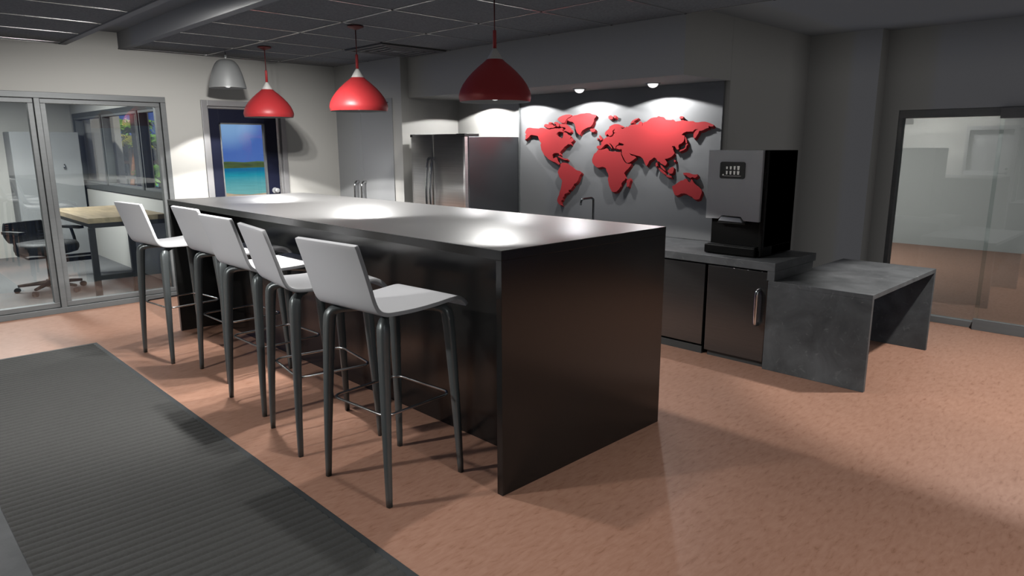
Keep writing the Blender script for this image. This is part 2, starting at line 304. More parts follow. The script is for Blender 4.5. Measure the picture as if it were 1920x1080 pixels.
# outlines of the land pieces on the map panel (x, z in metres)
LAND=[
[(-3.165,1.778),(-3.154,1.796),(-3.136,1.813),(-3.101,1.818),(-3.052,1.811),(-3.004,1.808),(-2.970,1.805),(-2.939,1.812),(-2.905,1.812),(-2.867,1.803),(-2.837,1.797),(-2.808,1.794),(-2.779,1.800),(-2.750,1.801),(-2.717,1.804),(-2.684,1.801),(-2.659,1.803),(-2.635,1.808),(-2.625,1.799),(-2.635,1.784),(-2.630,1.763),(-2.675,1.770),(-2.704,1.758),(-2.716,1.741),(-2.695,1.731),(-2.666,1.713),(-2.638,1.701),(-2.626,1.716),(-2.620,1.742),(-2.617,1.761),(-2.598,1.763),(-2.574,1.756),(-2.558,1.739),(-2.534,1.734),(-2.513,1.715),(-2.537,1.691),(-2.505,1.706),(-2.477,1.688),(-2.489,1.673),(-2.516,1.659),(-2.512,1.641),(-2.540,1.641),(-2.552,1.644),(-2.576,1.629),(-2.604,1.615),(-2.620,1.597),(-2.648,1.576),(-2.664,1.558),(-2.654,1.537),(-2.668,1.531),(-2.680,1.549),(-2.697,1.553),(-2.722,1.554),(-2.755,1.548),(-2.773,1.530),(-2.775,1.508),(-2.754,1.498),(-2.729,1.506),(-2.713,1.512),(-2.702,1.491),(-2.696,1.473),(-2.671,1.455),(-2.665,1.446),(-2.678,1.434),(-2.703,1.446),(-2.724,1.457),(-2.762,1.466),(-2.796,1.478),(-2.830,1.493),(-2.856,1.514),(-2.886,1.532),(-2.912,1.566),(-2.929,1.587),(-2.934,1.612),(-2.942,1.636),(-2.930,1.655),(-2.947,1.667),(-2.965,1.698),(-2.982,1.729),(-3.013,1.735),(-3.043,1.739),(-3.074,1.742),(-3.101,1.736),(-3.109,1.721),(-3.141,1.702),(-3.172,1.690),(-3.159,1.718),(-3.168,1.737),(-3.150,1.749),(-3.170,1.762)],
[(-2.668,1.846),(-2.636,1.847),(-2.588,1.844),(-2.555,1.827),(-2.511,1.791),(-2.515,1.767),(-2.530,1.756),(-2.558,1.763),(-2.586,1.773),(-2.612,1.772),(-2.604,1.789),(-2.587,1.795),(-2.599,1.810),(-2.631,1.815),(-2.652,1.814),(-2.670,1.825)],
[(-2.893,1.828),(-2.884,1.846),(-2.859,1.851),(-2.838,1.845),(-2.792,1.847),(-2.763,1.840),(-2.750,1.828),(-2.725,1.833),(-2.742,1.817),(-2.762,1.809),(-2.787,1.811),(-2.816,1.805),(-2.850,1.812),(-2.876,1.824)],
[(-2.834,1.857),(-2.809,1.868),(-2.775,1.864),(-2.784,1.854),(-2.817,1.850)],
[(-2.755,1.855),(-2.734,1.868),(-2.701,1.864),(-2.678,1.852),(-2.684,1.820),(-2.713,1.822),(-2.724,1.845)],
[(-2.702,1.898),(-2.677,1.915),(-2.637,1.928),(-2.589,1.936),(-2.541,1.937),(-2.510,1.930),(-2.527,1.915),(-2.561,1.901),(-2.582,1.887),(-2.592,1.874),(-2.608,1.854),(-2.644,1.854),(-2.673,1.870),(-2.697,1.883)],
[(-2.568,1.887),(-2.521,1.908),(-2.486,1.924),(-2.440,1.928),(-2.393,1.938),(-2.340,1.940),(-2.321,1.944),(-2.271,1.941),(-2.246,1.928),(-2.206,1.924),(-2.193,1.917),(-2.199,1.903),(-2.220,1.885),(-2.225,1.857),(-2.234,1.843),(-2.243,1.829),(-2.261,1.811),(-2.299,1.804),(-2.324,1.795),(-2.367,1.776),(-2.385,1.757),(-2.397,1.734),(-2.416,1.740),(-2.440,1.757),(-2.452,1.781),(-2.460,1.816),(-2.473,1.845),(-2.501,1.863),(-2.532,1.867),(-2.556,1.876)],
[(-2.270,1.787),(-2.248,1.791),(-2.217,1.793),(-2.202,1.784),(-2.207,1.767),(-2.229,1.756),(-2.254,1.763),(-2.267,1.775)],
[(-2.696,1.518),(-2.672,1.525),(-2.639,1.513),(-2.606,1.498),(-2.557,1.496),(-2.561,1.484),(-2.597,1.483),(-2.630,1.492),(-2.667,1.506)],
[(-2.636,1.454),(-2.610,1.457),(-2.580,1.455),(-2.550,1.447),(-2.520,1.431),(-2.484,1.413),(-2.461,1.394),(-2.425,1.381),(-2.392,1.377),(-2.367,1.364),(-2.370,1.350),(-2.391,1.331),(-2.402,1.306),(-2.415,1.278),(-2.437,1.255),(-2.466,1.243),(-2.476,1.221),(-2.494,1.204),(-2.508,1.187),(-2.538,1.180),(-2.541,1.157),(-2.567,1.145),(-2.593,1.135),(-2.600,1.113),(-2.619,1.095),(-2.622,1.075),(-2.641,1.060),(-2.641,1.034),(-2.621,1.016),(-2.644,1.017),(-2.671,1.027),(-2.690,1.049),(-2.695,1.071),(-2.684,1.100),(-2.669,1.123),(-2.661,1.152),(-2.647,1.181),(-2.640,1.209),(-2.633,1.243),(-2.629,1.271),(-2.641,1.287),(-2.668,1.309),(-2.679,1.336),(-2.691,1.353),(-2.684,1.378),(-2.665,1.401),(-2.654,1.418),(-2.656,1.432)],
[(-2.162,1.590),(-2.125,1.587),(-2.083,1.595),(-2.059,1.602),(-2.041,1.598),(-2.040,1.586),(-2.010,1.572),(-1.986,1.569),(-1.962,1.574),(-1.933,1.569),(-1.903,1.567),(-1.889,1.570),(-1.885,1.547),(-1.873,1.524),(-1.857,1.497),(-1.837,1.475),(-1.815,1.459),(-1.789,1.457),(-1.758,1.460),(-1.771,1.436),(-1.793,1.412),(-1.821,1.391),(-1.841,1.369),(-1.834,1.346),(-1.819,1.323),(-1.833,1.302),(-1.858,1.285),(-1.869,1.270),(-1.874,1.242),(-1.897,1.213),(-1.925,1.190),(-1.961,1.184),(-1.982,1.190),(-2.001,1.218),(-2.017,1.246),(-2.024,1.274),(-2.034,1.307),(-2.026,1.336),(-2.033,1.360),(-2.055,1.390),(-2.059,1.411),(-2.077,1.418),(-2.102,1.425),(-2.139,1.417),(-2.170,1.416),(-2.201,1.432),(-2.230,1.461),(-2.237,1.490),(-2.225,1.519),(-2.211,1.548),(-2.183,1.564),(-2.171,1.581)],
[(-1.806,1.303),(-1.790,1.313),(-1.764,1.325),(-1.761,1.307),(-1.774,1.274),(-1.781,1.246),(-1.795,1.240),(-1.807,1.249),(-1.805,1.273),(-1.809,1.291)],
[(-2.182,1.618),(-2.163,1.627),(-2.130,1.629),(-2.121,1.644),(-2.130,1.653),(-2.107,1.672),(-2.104,1.685),(-2.074,1.700),(-2.053,1.709),(-2.045,1.718),(-2.032,1.710),(-2.009,1.709),(-1.990,1.714),(-1.973,1.735),(-1.968,1.745),(-1.936,1.748),(-1.968,1.750),(-1.979,1.758),(-1.963,1.784),(-1.971,1.781),(-1.994,1.764),(-1.987,1.745),(-2.003,1.724),(-2.027,1.715),(-2.039,1.727),(-2.054,1.737),(-2.069,1.723),(-2.081,1.728),(-2.082,1.751),(-2.061,1.769),(-2.035,1.787),(-2.030,1.806),(-2.003,1.819),(-1.971,1.828),(-1.942,1.829),(-1.913,1.824),(-1.889,1.814),(-1.860,1.805),(-1.854,1.793),(-1.894,1.793),(-1.876,1.783),(-1.856,1.788),(-1.837,1.797),(-1.826,1.804),(-1.814,1.797),(-1.792,1.810),(-1.770,1.818),(-1.742,1.819),(-1.697,1.820),(-1.687,1.837),(-1.671,1.847),(-1.654,1.838),(-1.655,1.800),(-1.647,1.809),(-1.647,1.829),(-1.632,1.837),(-1.605,1.841),(-1.584,1.856),(-1.558,1.871),(-1.526,1.877),(-1.494,1.878),(-1.476,1.888),(-1.457,1.881),(-1.421,1.876),(-1.417,1.862),(-1.399,1.854),(-1.368,1.850),(-1.342,1.849),(-1.322,1.853),(-1.306,1.844),(-1.296,1.833),(-1.276,1.837),(-1.251,1.838),(-1.226,1.847),(-1.206,1.841),(-1.176,1.836),(-1.146,1.834),(-1.117,1.833),(-1.097,1.823),(-1.068,1.822),(-1.035,1.827),(-1.002,1.826),(-0.968,1.817),(-0.940,1.806),(-0.918,1.797),(-0.925,1.785),(-0.943,1.783),(-0.969,1.790),(-0.966,1.773),(-0.989,1.770),(-1.007,1.760),(-1.031,1.752),(-1.055,1.750),(-1.061,1.732),(-1.076,1.711),(-1.090,1.690),(-1.104,1.686),(-1.112,1.707),(-1.107,1.732),(-1.088,1.753),(-1.067,1.765),(-1.099,1.764),(-1.117,1.745),(-1.146,1.746),(-1.181,1.746),(-1.210,1.736),(-1.229,1.719),(-1.199,1.712),(-1.197,1.687),(-1.206,1.662),(-1.225,1.645),(-1.252,1.634),(-1.256,1.615),(-1.248,1.597),(-1.267,1.589),(-1.281,1.606),(-1.292,1.621),(-1.315,1.622),(-1.325,1.615),(-1.307,1.606),(-1.311,1.593),(-1.300,1.571),(-1.294,1.559),(-1.306,1.541),(-1.331,1.523),(-1.351,1.517),(-1.369,1.510),(-1.392,1.508),(-1.381,1.492),(-1.367,1.480),(-1.369,1.463),(-1.388,1.448),(-1.409,1.457),(-1.433,1.467),(-1.451,1.484),(-1.466,1.483),(-1.475,1.495),(-1.491,1.515),(-1.509,1.520),(-1.529,1.505),(-1.558,1.487),(-1.569,1.465),(-1.586,1.442),(-1.598,1.449),(-1.613,1.476),(-1.628,1.503),(-1.657,1.527),(-1.674,1.531),(-1.708,1.536),(-1.736,1.543),(-1.762,1.549),(-1.785,1.557),(-1.770,1.540),(-1.753,1.534),(-1.730,1.533),(-1.710,1.523),(-1.712,1.513),(-1.751,1.487),(-1.784,1.469),(-1.813,1.466),(-1.831,1.485),(-1.849,1.508),(-1.861,1.527),(-1.875,1.547),(-1.873,1.573),(-1.875,1.589),(-1.882,1.595),(-1.904,1.591),(-1.928,1.597),(-1.937,1.604),(-1.940,1.614),(-1.926,1.625),(-1.906,1.629),(-1.871,1.626),(-1.848,1.636),(-1.871,1.647),(-1.901,1.652),(-1.910,1.658),(-1.923,1.636),(-1.941,1.627),(-1.949,1.622),(-1.957,1.601),(-1.969,1.601),(-1.977,1.615),(-1.997,1.634),(-2.021,1.650),(-2.027,1.647),(-2.006,1.627),(-1.992,1.607),(-1.999,1.600),(-2.011,1.615),(-2.036,1.634),(-2.051,1.641),(-2.066,1.641),(-2.087,1.629),(-2.105,1.613),(-2.126,1.596),(-2.150,1.594),(-2.175,1.601)],
[(-2.148,1.731),(-2.132,1.717),(-2.116,1.698),(-2.110,1.688),(-2.128,1.679),(-2.146,1.676),(-2.141,1.696),(-2.153,1.710)],
[(-2.175,1.701),(-2.156,1.698),(-2.159,1.686),(-2.177,1.682)],
[(-1.787,1.828),(-1.765,1.854),(-1.727,1.871),(-1.691,1.877),(-1.710,1.864),(-1.743,1.849),(-1.756,1.834),(-1.776,1.828)],
[(-2.045,1.903),(-2.021,1.912),(-1.997,1.904),(-1.990,1.879),(-2.008,1.874),(-2.032,1.875),(-2.044,1.885)],
[(-1.983,1.910),(-1.953,1.907),(-1.956,1.887),(-1.970,1.880),(-1.985,1.897)],
[(-1.260,1.870),(-1.245,1.880),(-1.218,1.875),(-1.222,1.861),(-1.252,1.857)],
[(-1.244,1.574),(-1.237,1.587),(-1.202,1.598),(-1.186,1.612),(-1.182,1.638),(-1.160,1.642),(-1.162,1.632),(-1.173,1.625),(-1.177,1.602),(-1.197,1.588),(-1.226,1.578)],
[(-1.190,1.706),(-1.179,1.687),(-1.173,1.666),(-1.170,1.649),(-1.182,1.645),(-1.188,1.666),(-1.191,1.687)],
[(-1.457,1.427),(-1.442,1.425),(-1.412,1.409),(-1.383,1.390),(-1.373,1.366),(-1.399,1.375),(-1.435,1.398)],
[(-1.438,1.452),(-1.420,1.448),(-1.393,1.426),(-1.383,1.402),(-1.398,1.407),(-1.425,1.428)],
[(-1.486,1.471),(-1.471,1.476),(-1.467,1.447),(-1.478,1.434),(-1.488,1.451)],
[(-1.370,1.361),(-1.353,1.366),(-1.315,1.358),(-1.311,1.343),(-1.340,1.345),(-1.366,1.351)],
[(-1.360,1.400),(-1.338,1.420),(-1.311,1.440),(-1.293,1.433),(-1.292,1.411),(-1.302,1.382),(-1.325,1.377),(-1.348,1.386)],
[(-1.294,1.503),(-1.274,1.496),(-1.277,1.486),(-1.290,1.479),(-1.296,1.491)],
[(-1.196,1.387),(-1.163,1.391),(-1.130,1.389),(-1.102,1.378),(-1.075,1.376),(-1.049,1.380),(-1.050,1.361),(-1.074,1.346),(-1.101,1.355),(-1.117,1.345),(-1.145,1.353),(-1.162,1.367),(-1.190,1.371)],
[(-1.302,1.266),(-1.269,1.282),(-1.242,1.302),(-1.215,1.320),(-1.187,1.323),(-1.182,1.335),(-1.155,1.336),(-1.142,1.315),(-1.120,1.307),(-1.111,1.335),(-1.100,1.331),(-1.082,1.303),(-1.054,1.285),(-1.026,1.268),(-1.003,1.245),(-0.999,1.222),(-1.011,1.188),(-1.020,1.166),(-1.052,1.157),(-1.079,1.166),(-1.097,1.184),(-1.124,1.190),(-1.147,1.203),(-1.175,1.209),(-1.203,1.205),(-1.235,1.189),(-1.263,1.185),(-1.278,1.199),(-1.288,1.223),(-1.298,1.247)],
]

# ------------------------------------------------------------------ key sizes (metres)
XL = -5.765          # face of the wall with the glazing and the beach-view door
ZC = 2.595           # tiled ceiling
YCL = 2.60           # closet wall
YSF = 2.70           # soffit front
YB = 3.42            # kitchen back wall
XP = -0.82           # end face of kitchen partition and soffit
YW = 4.93            # plain wall on the right
YG = 5.12            # glass wall on the right
ZH = 2.66            # smooth ceiling on the right
YR = -3.43           # wall behind the camera
XR = 4.6
XS = -4.36

# ------------------------------------------------------------------ floor
struct(box('floor', floor_m, -5.885, 6.0, YR-.1, 11.0, -.08, 0))
struct(box('floor', carpet_m, -10.6, -5.885, -3.4, .95, -.08, 0))

# ------------------------------------------------------------------ left wall with glazing and door
w = MB()
w.box(XL-.12, XL, YR, -2.30, 0, ZC+.3)
w.box(XL-.12, XL, -2.30, .569, 2.138, ZC+.3)
w.box(XL-.12, XL, .569, .936, 0, ZC+.3)
w.box(XL-.12, XL, .936, 1.905, 2.10, ZC+.3)
w.box(XL-.12, XL, 1.905, YCL+.9, 0, ZC+.3)
struct(w.build('wall_left', wall_m))

fr = MB()      # outer frame of glazing
x0, x1 = XL-.10, XL+.02
fr.box(x0, x1, -2.30, .569, 2.082, 2.138); fr.box(x0, x1, -2.30, .569, 0, .055)
fr.box(x0, x1, .518, .569, .055, 2.082); fr.box(x0, x1, -.604, -.556, .055, 2.082); fr.box(x0, x1, -2.30, -2.25, .055, 2.082)
win1 = struct(fr.build('window_1', alu_m, bevel=.003))
for a, b in ((-.552, .514), (-1.70, -.608), (-2.246, -1.66)):
    if a == -2.246: a, b = -2.246, -1.706
    q = MB(); xa, xb = XL-.075, XL-.005
    t = .045
    q.box(xa, xb, a, b, 2.036, 2.078); q.box(xa, xb, a, b, .059, .108)
    q.box(xa, xb, a, a+t, .108, 2.036); q.box(xa, xb, b-t, b, .108, 2.036)
    lf = q.build('window_leaf', alu_m, win1, bevel=.003)
    MB().box(XL-.045, XL-.037, a+t-.004, b-t+.004, .104, 2.040).build('window_pane', glass_m, lf)

d = MB(); x0, x1 = XL-.12, XL+.018
d.box(x0, x1, .936, 1.0, 0, 2.128); d.box(x0, x1, 1.845, 1.905, 0, 2.128); d.box(x0, x1, 1.0, 1.845, 2.068, 2.128)
d.box(x0, XL-.02, 1.0, 1.02, 0, 2.068); d.box(x0, XL-.02, 1.825, 1.845, 0, 2.068); d.box(x0, XL-.02, 1.0, 1.845, 2.045, 2.068)
door1 = struct(d.build('door_1', doorframe_m, bevel=.003))
q = MB(); xa, xb = XL-.065, XL-.022
q.box(xa, xb, 1.022, 1.128, .01, 2.04); q.box(xa, xb, 1.655, 1.80, .01, 2.04)
q.box(xa, xb, 1.128, 1.655, 1.888, 2.04); q.box(xa, xb, 1.128, 1.655, .01, .98)
leaf1 = q.build('door_leaf', navy_m, door1, bevel=.002)
MB().box(XL-.070, XL-.018, 1.80, 1.824, .01, 2.04).build('edge_strip', steel_m, door1)
q = MB(); t = .014
q.box(XL-.068, XL-.016, 1.128, 1.128+t, .98, 1.888); q.box(XL-.068, XL-.016, 1.655-t, 1.655, .98, 1.888)
q.box(XL-.068, XL-.016, 1.128, 1.655, 1.888-t, 1.888); q.box(XL-.068, XL-.016, 1.128, 1.655, .98, .98+t)
q.build('glazing_bead', alu_m, leaf1)
MB().box(XL-.046, XL-.040, 1.136, 1.648, .988, 1.880).build('door_pane', glass_mat('door_glass', (.97, .98, 1.), 1.35), leaf1)
kb = MB()
kb.tube([(XL-.024, 1.729, 1.11), (XL-.012, 1.729, 1.11)], .034, 24)
kb.tube([(XL-.012, 1.729, 1.11), (XL+.03, 1.729, 1.11)], .012, 16)
kb.tube([(XL+.025, 1.729, 1.11), (XL+.035, 1.729, 1.11), (XL+.055, 1.729, 1.11), (XL+.064, 1.729, 1.11)], [.018, .029, .029, .016], 24)
kb.build('door_knob', knob_m, leaf1)

# ------------------------------------------------------------------ back walls
w = MB()
w.box(-5.885, -5.775, YCL, YCL+.12, 0, ZC+.3)                     # closet wall with opening for double doors
w.box(-5.775, -4.53, YCL, YCL+.12, 2.16, ZC+.3)
w.box(-4.53, XS, YCL, YCL+.12, 0, ZC+.3)
w.box(XS-.10, XS, YCL+.12, YB+.1, 0, ZC+.3)                       # side wall of the fridge recess
w.box(-5.885, XS-.1, YCL+.7, YCL+.8, 0, ZC+.3)
struct(w.build('wall_back', wall_m))
struct(box('wall_kitchen', wall_m, XS, XP-.001, YB, YB+.5, 0, ZC+.3))
s_ = MB()
s_.box(XS+.001, XP, YSF, YB-.001, 2.157, ZH+.05)
struct(s_.build('wall_soffit', wall_m))
w = MB()
w.box(XP-.4, XP, YB+.002, YW+.5, 0, ZH+.2)
w.box(XP, -.17, YW, YW+.45, 0, ZH+.2)
w.box(-.17, -.024, YG, YG+.12, 0, ZH+.2)
w.box(-.024, XR+.6, YG, YG+.12, 1.941, ZH+.2)
w.box(2.6, XR+.6, YG, YG+.12, 0, 1.941)
struct(w.build('wall_right', wall_m))

# closet double doors
f = MB()
f.box(-4.60, -4.53, YCL-.012, YCL+.10, 0, 2.16); f.box(-5.775, -4.60, YCL-.012, YCL+.10, 2.12, 2.16)
door2 = struct(f.build('door_2', closet_m, bevel=.003))
for a, b, hx in ((-5.765, -5.204, -5.30), (-5.198, -4.606, -5.145)):
    lf = MB().box(a, b, YCL+.002, YCL+.04, .01, 2.112).build('door_leaf', closet_m, door2, bevel=.003)
    pts = smooth_path([(hx, YCL+.0, 1.20), (hx, YCL-.035, 1.198), (hx, YCL-.062, 1.165), (hx, YCL-.066, 1.11), (hx, YCL-.066, .86), (hx, YCL-.062, .80), (hx, YCL-.035, .772), (hx, YCL, .77)], 5)
    MB().tube(pts, .017, 14).build('door_handle', chrome_m, lf)

# ------------------------------------------------------------------ ceilings
TX = [-.82-.693*k for k in range(8)] + [-.127+.693*k for k in range(7)]
TY = [YSF-.02, 1.848, 1.015]; TYN = [-1.165, -1.998, -2.83]
c = MB()
c.box(-5.885, XR+.6, .25, YSF, ZC, ZC+.04)
c.box(-5.885, XR+.6, YR-.1, -.33, ZC, ZC+.04)
struct(c.build('ceiling', ceil_tile_m))
c = MB()                                                          # recessed trough above both bars
c.box(-5.885, XR+.6, -.36, .28, 2.745, 2.79)
c.box(-5.885, XR+.6, .18, .25, ZC+.005, 2.745); c.box(-5.885, XR+.6, -.36, -.33, ZC+.03, 2.745)
struct(c.build('ceiling', plaster_m))
struct(box('ceiling', plaster_m, -6.0, XR+.6, YSF, YG+.2, ZH, ZH+.06))
struct(box('ceiling', plaster_m, -5.95, XR+.6, YR-.3, YSF+.9, 2.93, 3.05))
struct(box('ceiling', plaster_m, -10.6, -5.95, -3.0, .95, 2.6, 2.75))
struct(box('trim_1', plaster_m, XP, XR+.6, YSF-.012, YSF, ZC, ZH+.01))
g = MB(); zz = (ZC-.004, ZC+.002)
for x in TX:
    g.box(x-.011, x+.011, .25, YSF, *zz); g.box(x-.011, x+.011, YR, -.33, *zz)
for y in TY[1:]: g.box(-5.765, XR, y-.011, y+.011, *zz)
for y in TYN: g.box(-5.765, XR, y-.011, y+.011, *zz)
g.box(-5.765, XR, YSF-.022, YSF-.004, *zz); g.box(-5.765, -4.36, YCL-.018, YCL-.001, *zz)
g.box(-5.765, -5.750, .25, YCL, *zz); g.box(-5.765, -5.750, YR, -.33, *zz)
struct(g.build('trim_2', grid_m, fix=True))
g = MB(); g.box(-5.765, XR, .176, .252, ZC-.010, ZC+.004); g.box(-5.765, XR, -.332, -.274, ZC-.010, ZC+.004)
struct(g.build('trim_3', plaster_m))

# ceiling air vent
vt = thing('ceiling_vent', 'dark square stepped air diffuser set into the tiled ceiling near the soffit', 'vent', (-3.945, 2.26, ZC-.016))
v = MB(); hx, hy = .333, .40
for k, (a, zt, zb) in enumerate(((.98, 0, .012), (.76, .002, .03), (.54, .004, .03), (.32, .004, .03))):
    i = a-.09
    for bx_ in ((-a, -i, -a, a), (i, a, -a, a), (-i, i, -a, -i), (-i, i, i, a)):
        v.box(bx_[0]*hx, bx_[1]*hx, bx_[2]*hy, bx_[3]*hy, -.004, .006)
v.build('vane_ring', vent_m, vt)
MB().box(-.15*hx, .15*hx, -.15*hy, .15*hy, -.004, .002).build('centre_plate', vent_m, vt)
MB().box(-hx, hx, -hy, hy, .0065, .012).build('dark_backing', black_m, vt)

# recessed downlights over the kitchen counter
for i, x in enumerate((-1.404, -2.235, -3.07, -3.72)):
    lab = ['small white dome downlight nearest the right end of the map', 'small white dome downlight above the tap, second from the right end',
           'small dome downlight hidden behind the nearest red pendant', 'small dome downlight above the fridge side'][i]
    t = thing('downlight', lab, 'light', (x, 3.15, 2.157), group='dome downlights under the kitchen soffit')
    MB().lathe([(0, -.006), (.062, -.006), (.064, 0), (.062, .0)], n=32).build('trim_ring', plaster_m, t)
    MB().lathe([(.046*cos(a), -.004-.036*sin(a)) for a in [radians(k*10) for k in range(0, 10)]], n=28).build('bulb', bulb_m, t)
    li = bpy.data.lights.new('downlight_lamp', 'SPOT'); li.energy = P_DOWN; li.spot_size = radians(151); li.spot_blend = .06
    li.shadow_soft_size = .02
    lo = bpy.data.objects.new('downlight_lamp', li); COL.objects.link(lo); lo.parent = t; lo.location = (0, 0, -.048)

# ------------------------------------------------------------------ wall map
mt = thing('wall_map', 'large grey wall panel with a raised red world map, behind the sink counter', 'wall map', (0, 0, 0))
MB().box(-3.265, -.862, 3.392, YB-.001, .80, 2.156).build('backing_panel', panel_m, mt)
struct(box('trim_4', alu_m, -3.285, -3.265, 3.38, YB-.001, .80, 2.156))
YF = 3.362
for poly in LAND:
    cxm = sum(p[0] for p in poly)/len(poly); czm = sum(p[1] for p in poly)/len(poly)
    rad = max(math.hypot(p[0]-cxm, p[1]-czm) for p in poly)
    MB().prism(poly, lambda x, z: (x, YF, z), lambda x, z: (x+.003, 3.3915, z-.018)).build('landmass', mapred_m, mt)

# ------------------------------------------------------------------ kitchen counter, cabinets, tap
ct = thing('kitchen_counter', 'dark concrete-look worktop under the map, coffee machine on its right end', 'counter', (0, 0, 0))
MB().box(-3.283, .02, 2.678, 3.39, .737, .797).build('worktop', concrete_m, ct, bevel=.002)
MB().box(-.035, .02, 2.680, 3.34, .6685, .7365).build('end_panel', concrete_m, ct)
for a, b, y, h, lab in ((-.96, -.545, 2.70, False, 'flat steel cabinet front beside the island end'), (-.52, -.037, 2.70, True, 'steel undercounter fridge with one upright bar handle'),
                        (-1.56, -.966, 2.70, False, 'steel cabinet front behind the island'), (-2.2, -1.566, 2.70, False, 'steel cabinet front under the tap')):
    cb = thing('base_cabinet', lab, 'cabinet', ((a+b)/2, y, 0), group='steel fronted units below the kitchen counter')
    w2 = (b-a)/2
    MB().box(-w2+.012, w2-.002, .03, .60, .10 if not h else .06, .735).build('carcass', black_m, cb)
    MB().box(-w2, w2, 0, .028, .043 if h else .075, .724).build('door', cab_m, cb, bevel=.003)
    MB().box(-w2+.02 if h else -w2, w2-.004, .02 if h else .012, .58, 0, .058).build('plinth', winframe_m, cb)
    if h:
        hx = w2-.055
        pts = smooth_path([(hx, 0, .585), (hx, -.03, .58), (hx, -.045, .555), (hx, -.045, .36), (hx, -.03, .332), (hx, 0, .327)], 5)
        MB().tube(pts, .014, 12).build('handle', chrome_m, cb)

tp = thing('kitchen_tap', 'slim dark chrome tap with a squared swan neck on the counter', 'tap', (-2.105, 3.235, .797))
tpm = mat('dark_chrome', (.16, .17, .18), rough=.2, metal=1.)
pts = smooth_path([(0, 0, 0), (0, 0, .15), (0, 0, .295), (0, -.006, .318), (0, -.03, .331), (0, -.06, .331), (0, -.15, .328), (0, -.172, .322), (0, -.186, .302), (0, -.190, .27)], 4)
MB().tube(pts, .0105, 14).build('spout', tpm, tp)
MB().lathe([(0, 0), (.026, 0), (.026, .012), (.016, .018), (0, .018)], n=24).build('base_ring', tpm, tp)
MB().tube([(.0, 0, .06), (.055, 0, .085)], .007, 10).build('lever', tpm, tp)

# ------------------------------------------------------------------ fridge
fg = thing('fridge', 'tall stainless steel french-door fridge in the recess beside the map', 'fridge', (-3.755, 0, 0))
MB().box(-.46, .47, 2.655, 3.38, .02, 1.722).build('body', steel_dk, fg, bevel=.004)
for sgn in (-1, 1):
    q = MB(); n = 14; a0, b0 = (-.457, -.004) if sgn < 0 else (.004, .462)
    vs = []
    for k in range(n+1):
        x = a0+(b0-a0)*k/n
        y = 2.555+.055*(x/.46)**2
        vs.append((x, y))
    v = []; fs = []
    for (x, y) in vs: v += [(x, y, .62), (x, y, 1.748), (x, 2.650, .62), (x, 2.650, 1.748)]
    for k in range(n):
        a = 4*k; b = a+4
        fs += [(a, b, b+1, a+1), (a+2, a+3, b+3, b+2), (a+1, b+1, b+3, a+3), (a, a+2, b+2, b)]
    fs += [(0, 1, 3, 2), (4*n, 4*n+2, 4*n+3, 4*n+1)]
    q.add(v, fs); dr = q.build('door', steel_m, fg)
    for i_, p in enumerate(dr.data.polygons): p.use_smooth = (abs(p.normal.y) > .8)
    hx = .034*sgn
    pts = smooth_path([(hx, 2.556, 1.50), (hx, 2.53, 1.50), (hx, 2.505, 1.46), (hx, 2.488, 1.32), (hx, 2.480, 1.14), (hx, 2.488, .96), (hx, 2.505, .82), (hx, 2.53, .78), (hx, 2.556, .78)], 5)
    MB().tube(pts, .013, 14).build('handle', chrome_m, dr)
q = MB().box(-.457, .462, 2.56, 2.65, .06, .60).build('freezer_drawer', steel_m, fg, bevel=.01)
MB().tube([(-.36, 2.50, .53), (.36, 2.50, .53)], .013, 12).tube([(-.34, 2.50, .53), (-.34, 2.562, .53)], .01, 10).tube([(.34, 2.50, .53), (.34, 2.562, .53)], .01, 10).build('handle', chrome_m, q)
MB().box(.34, .47, 2.60, 2.80, 1.7225, 1.752).build('hinge_cover', black_m, fg, bevel=.003)
MB().box(-.46, -.36, 2.60, 2.80, 1.7225, 1.752).build('hinge_cover', black_m, fg, bevel=.003)

# ------------------------------------------------------------------ coffee machine
cm = thing('coffee_machine', 'black and silver coffee machine with touch screen on the dark counter', 'coffee machine', (-.40, 0, .797))
MB().box(-.205, .233, 2.86, 3.34, .075, .793).box(-.205, .233, 3.0, 3.34, .01, .08).box(.205, .233, 2.83, 3.34, .008, .793).build('body', blackgloss_m, cm, bevel=.004)
MB().box(-.222, .20, 2.795, 3.02, .004, .072).build('drip_tray', blackgloss_m, cm, bevel=.008)
MB().box(-.20, .19, 2.81, 2.97, .0725, .077).build('tray_grid', black_m, cm)
pf = [(-.224, .795), (.212, .795), (.212, .270), (.090, .272), (.068, .300), (-.088, .302), (-.116, .276), (-.224, .274)]
MB().prism(pf, lambda x, z: (x, 2.80, z), lambda x, z: (x, 2.835, z)).build('front_door', alu_face_m, cm, bevel=.002)
MB().prism([(-.112, .262), (.086, .258), (.066, .290), (-.090, .294)], lambda x, z: (x, 2.79, z), lambda x, z: (x, 2.86, z+.0)).build('spout', spout_m, cm, bevel=.004)
MB().box(-.118, .11, 2.795, 2.86, .246, .256).build('spout_rail', black_m, cm)
sc_ = MB()
r_ = .016; pp = []
for (cx_, cz_, a0) in ((.082-r_, .708-r_, 0), (-.122+r_, .708-r_, 90), (-.122+r_, .583+r_, 180), (.082-r_, .583+r_, 270)):
    for k in range(6):
        a = radians(a0+18*k); pp.append((cx_+r_*cos(a), cz_+r_*sin(a)))
sr = sc_.prism(pp, lambda x, z: (x, 2.794, z), lambda x, z: (x, 2.801, z)).build('touch_screen', screen_m, cm)
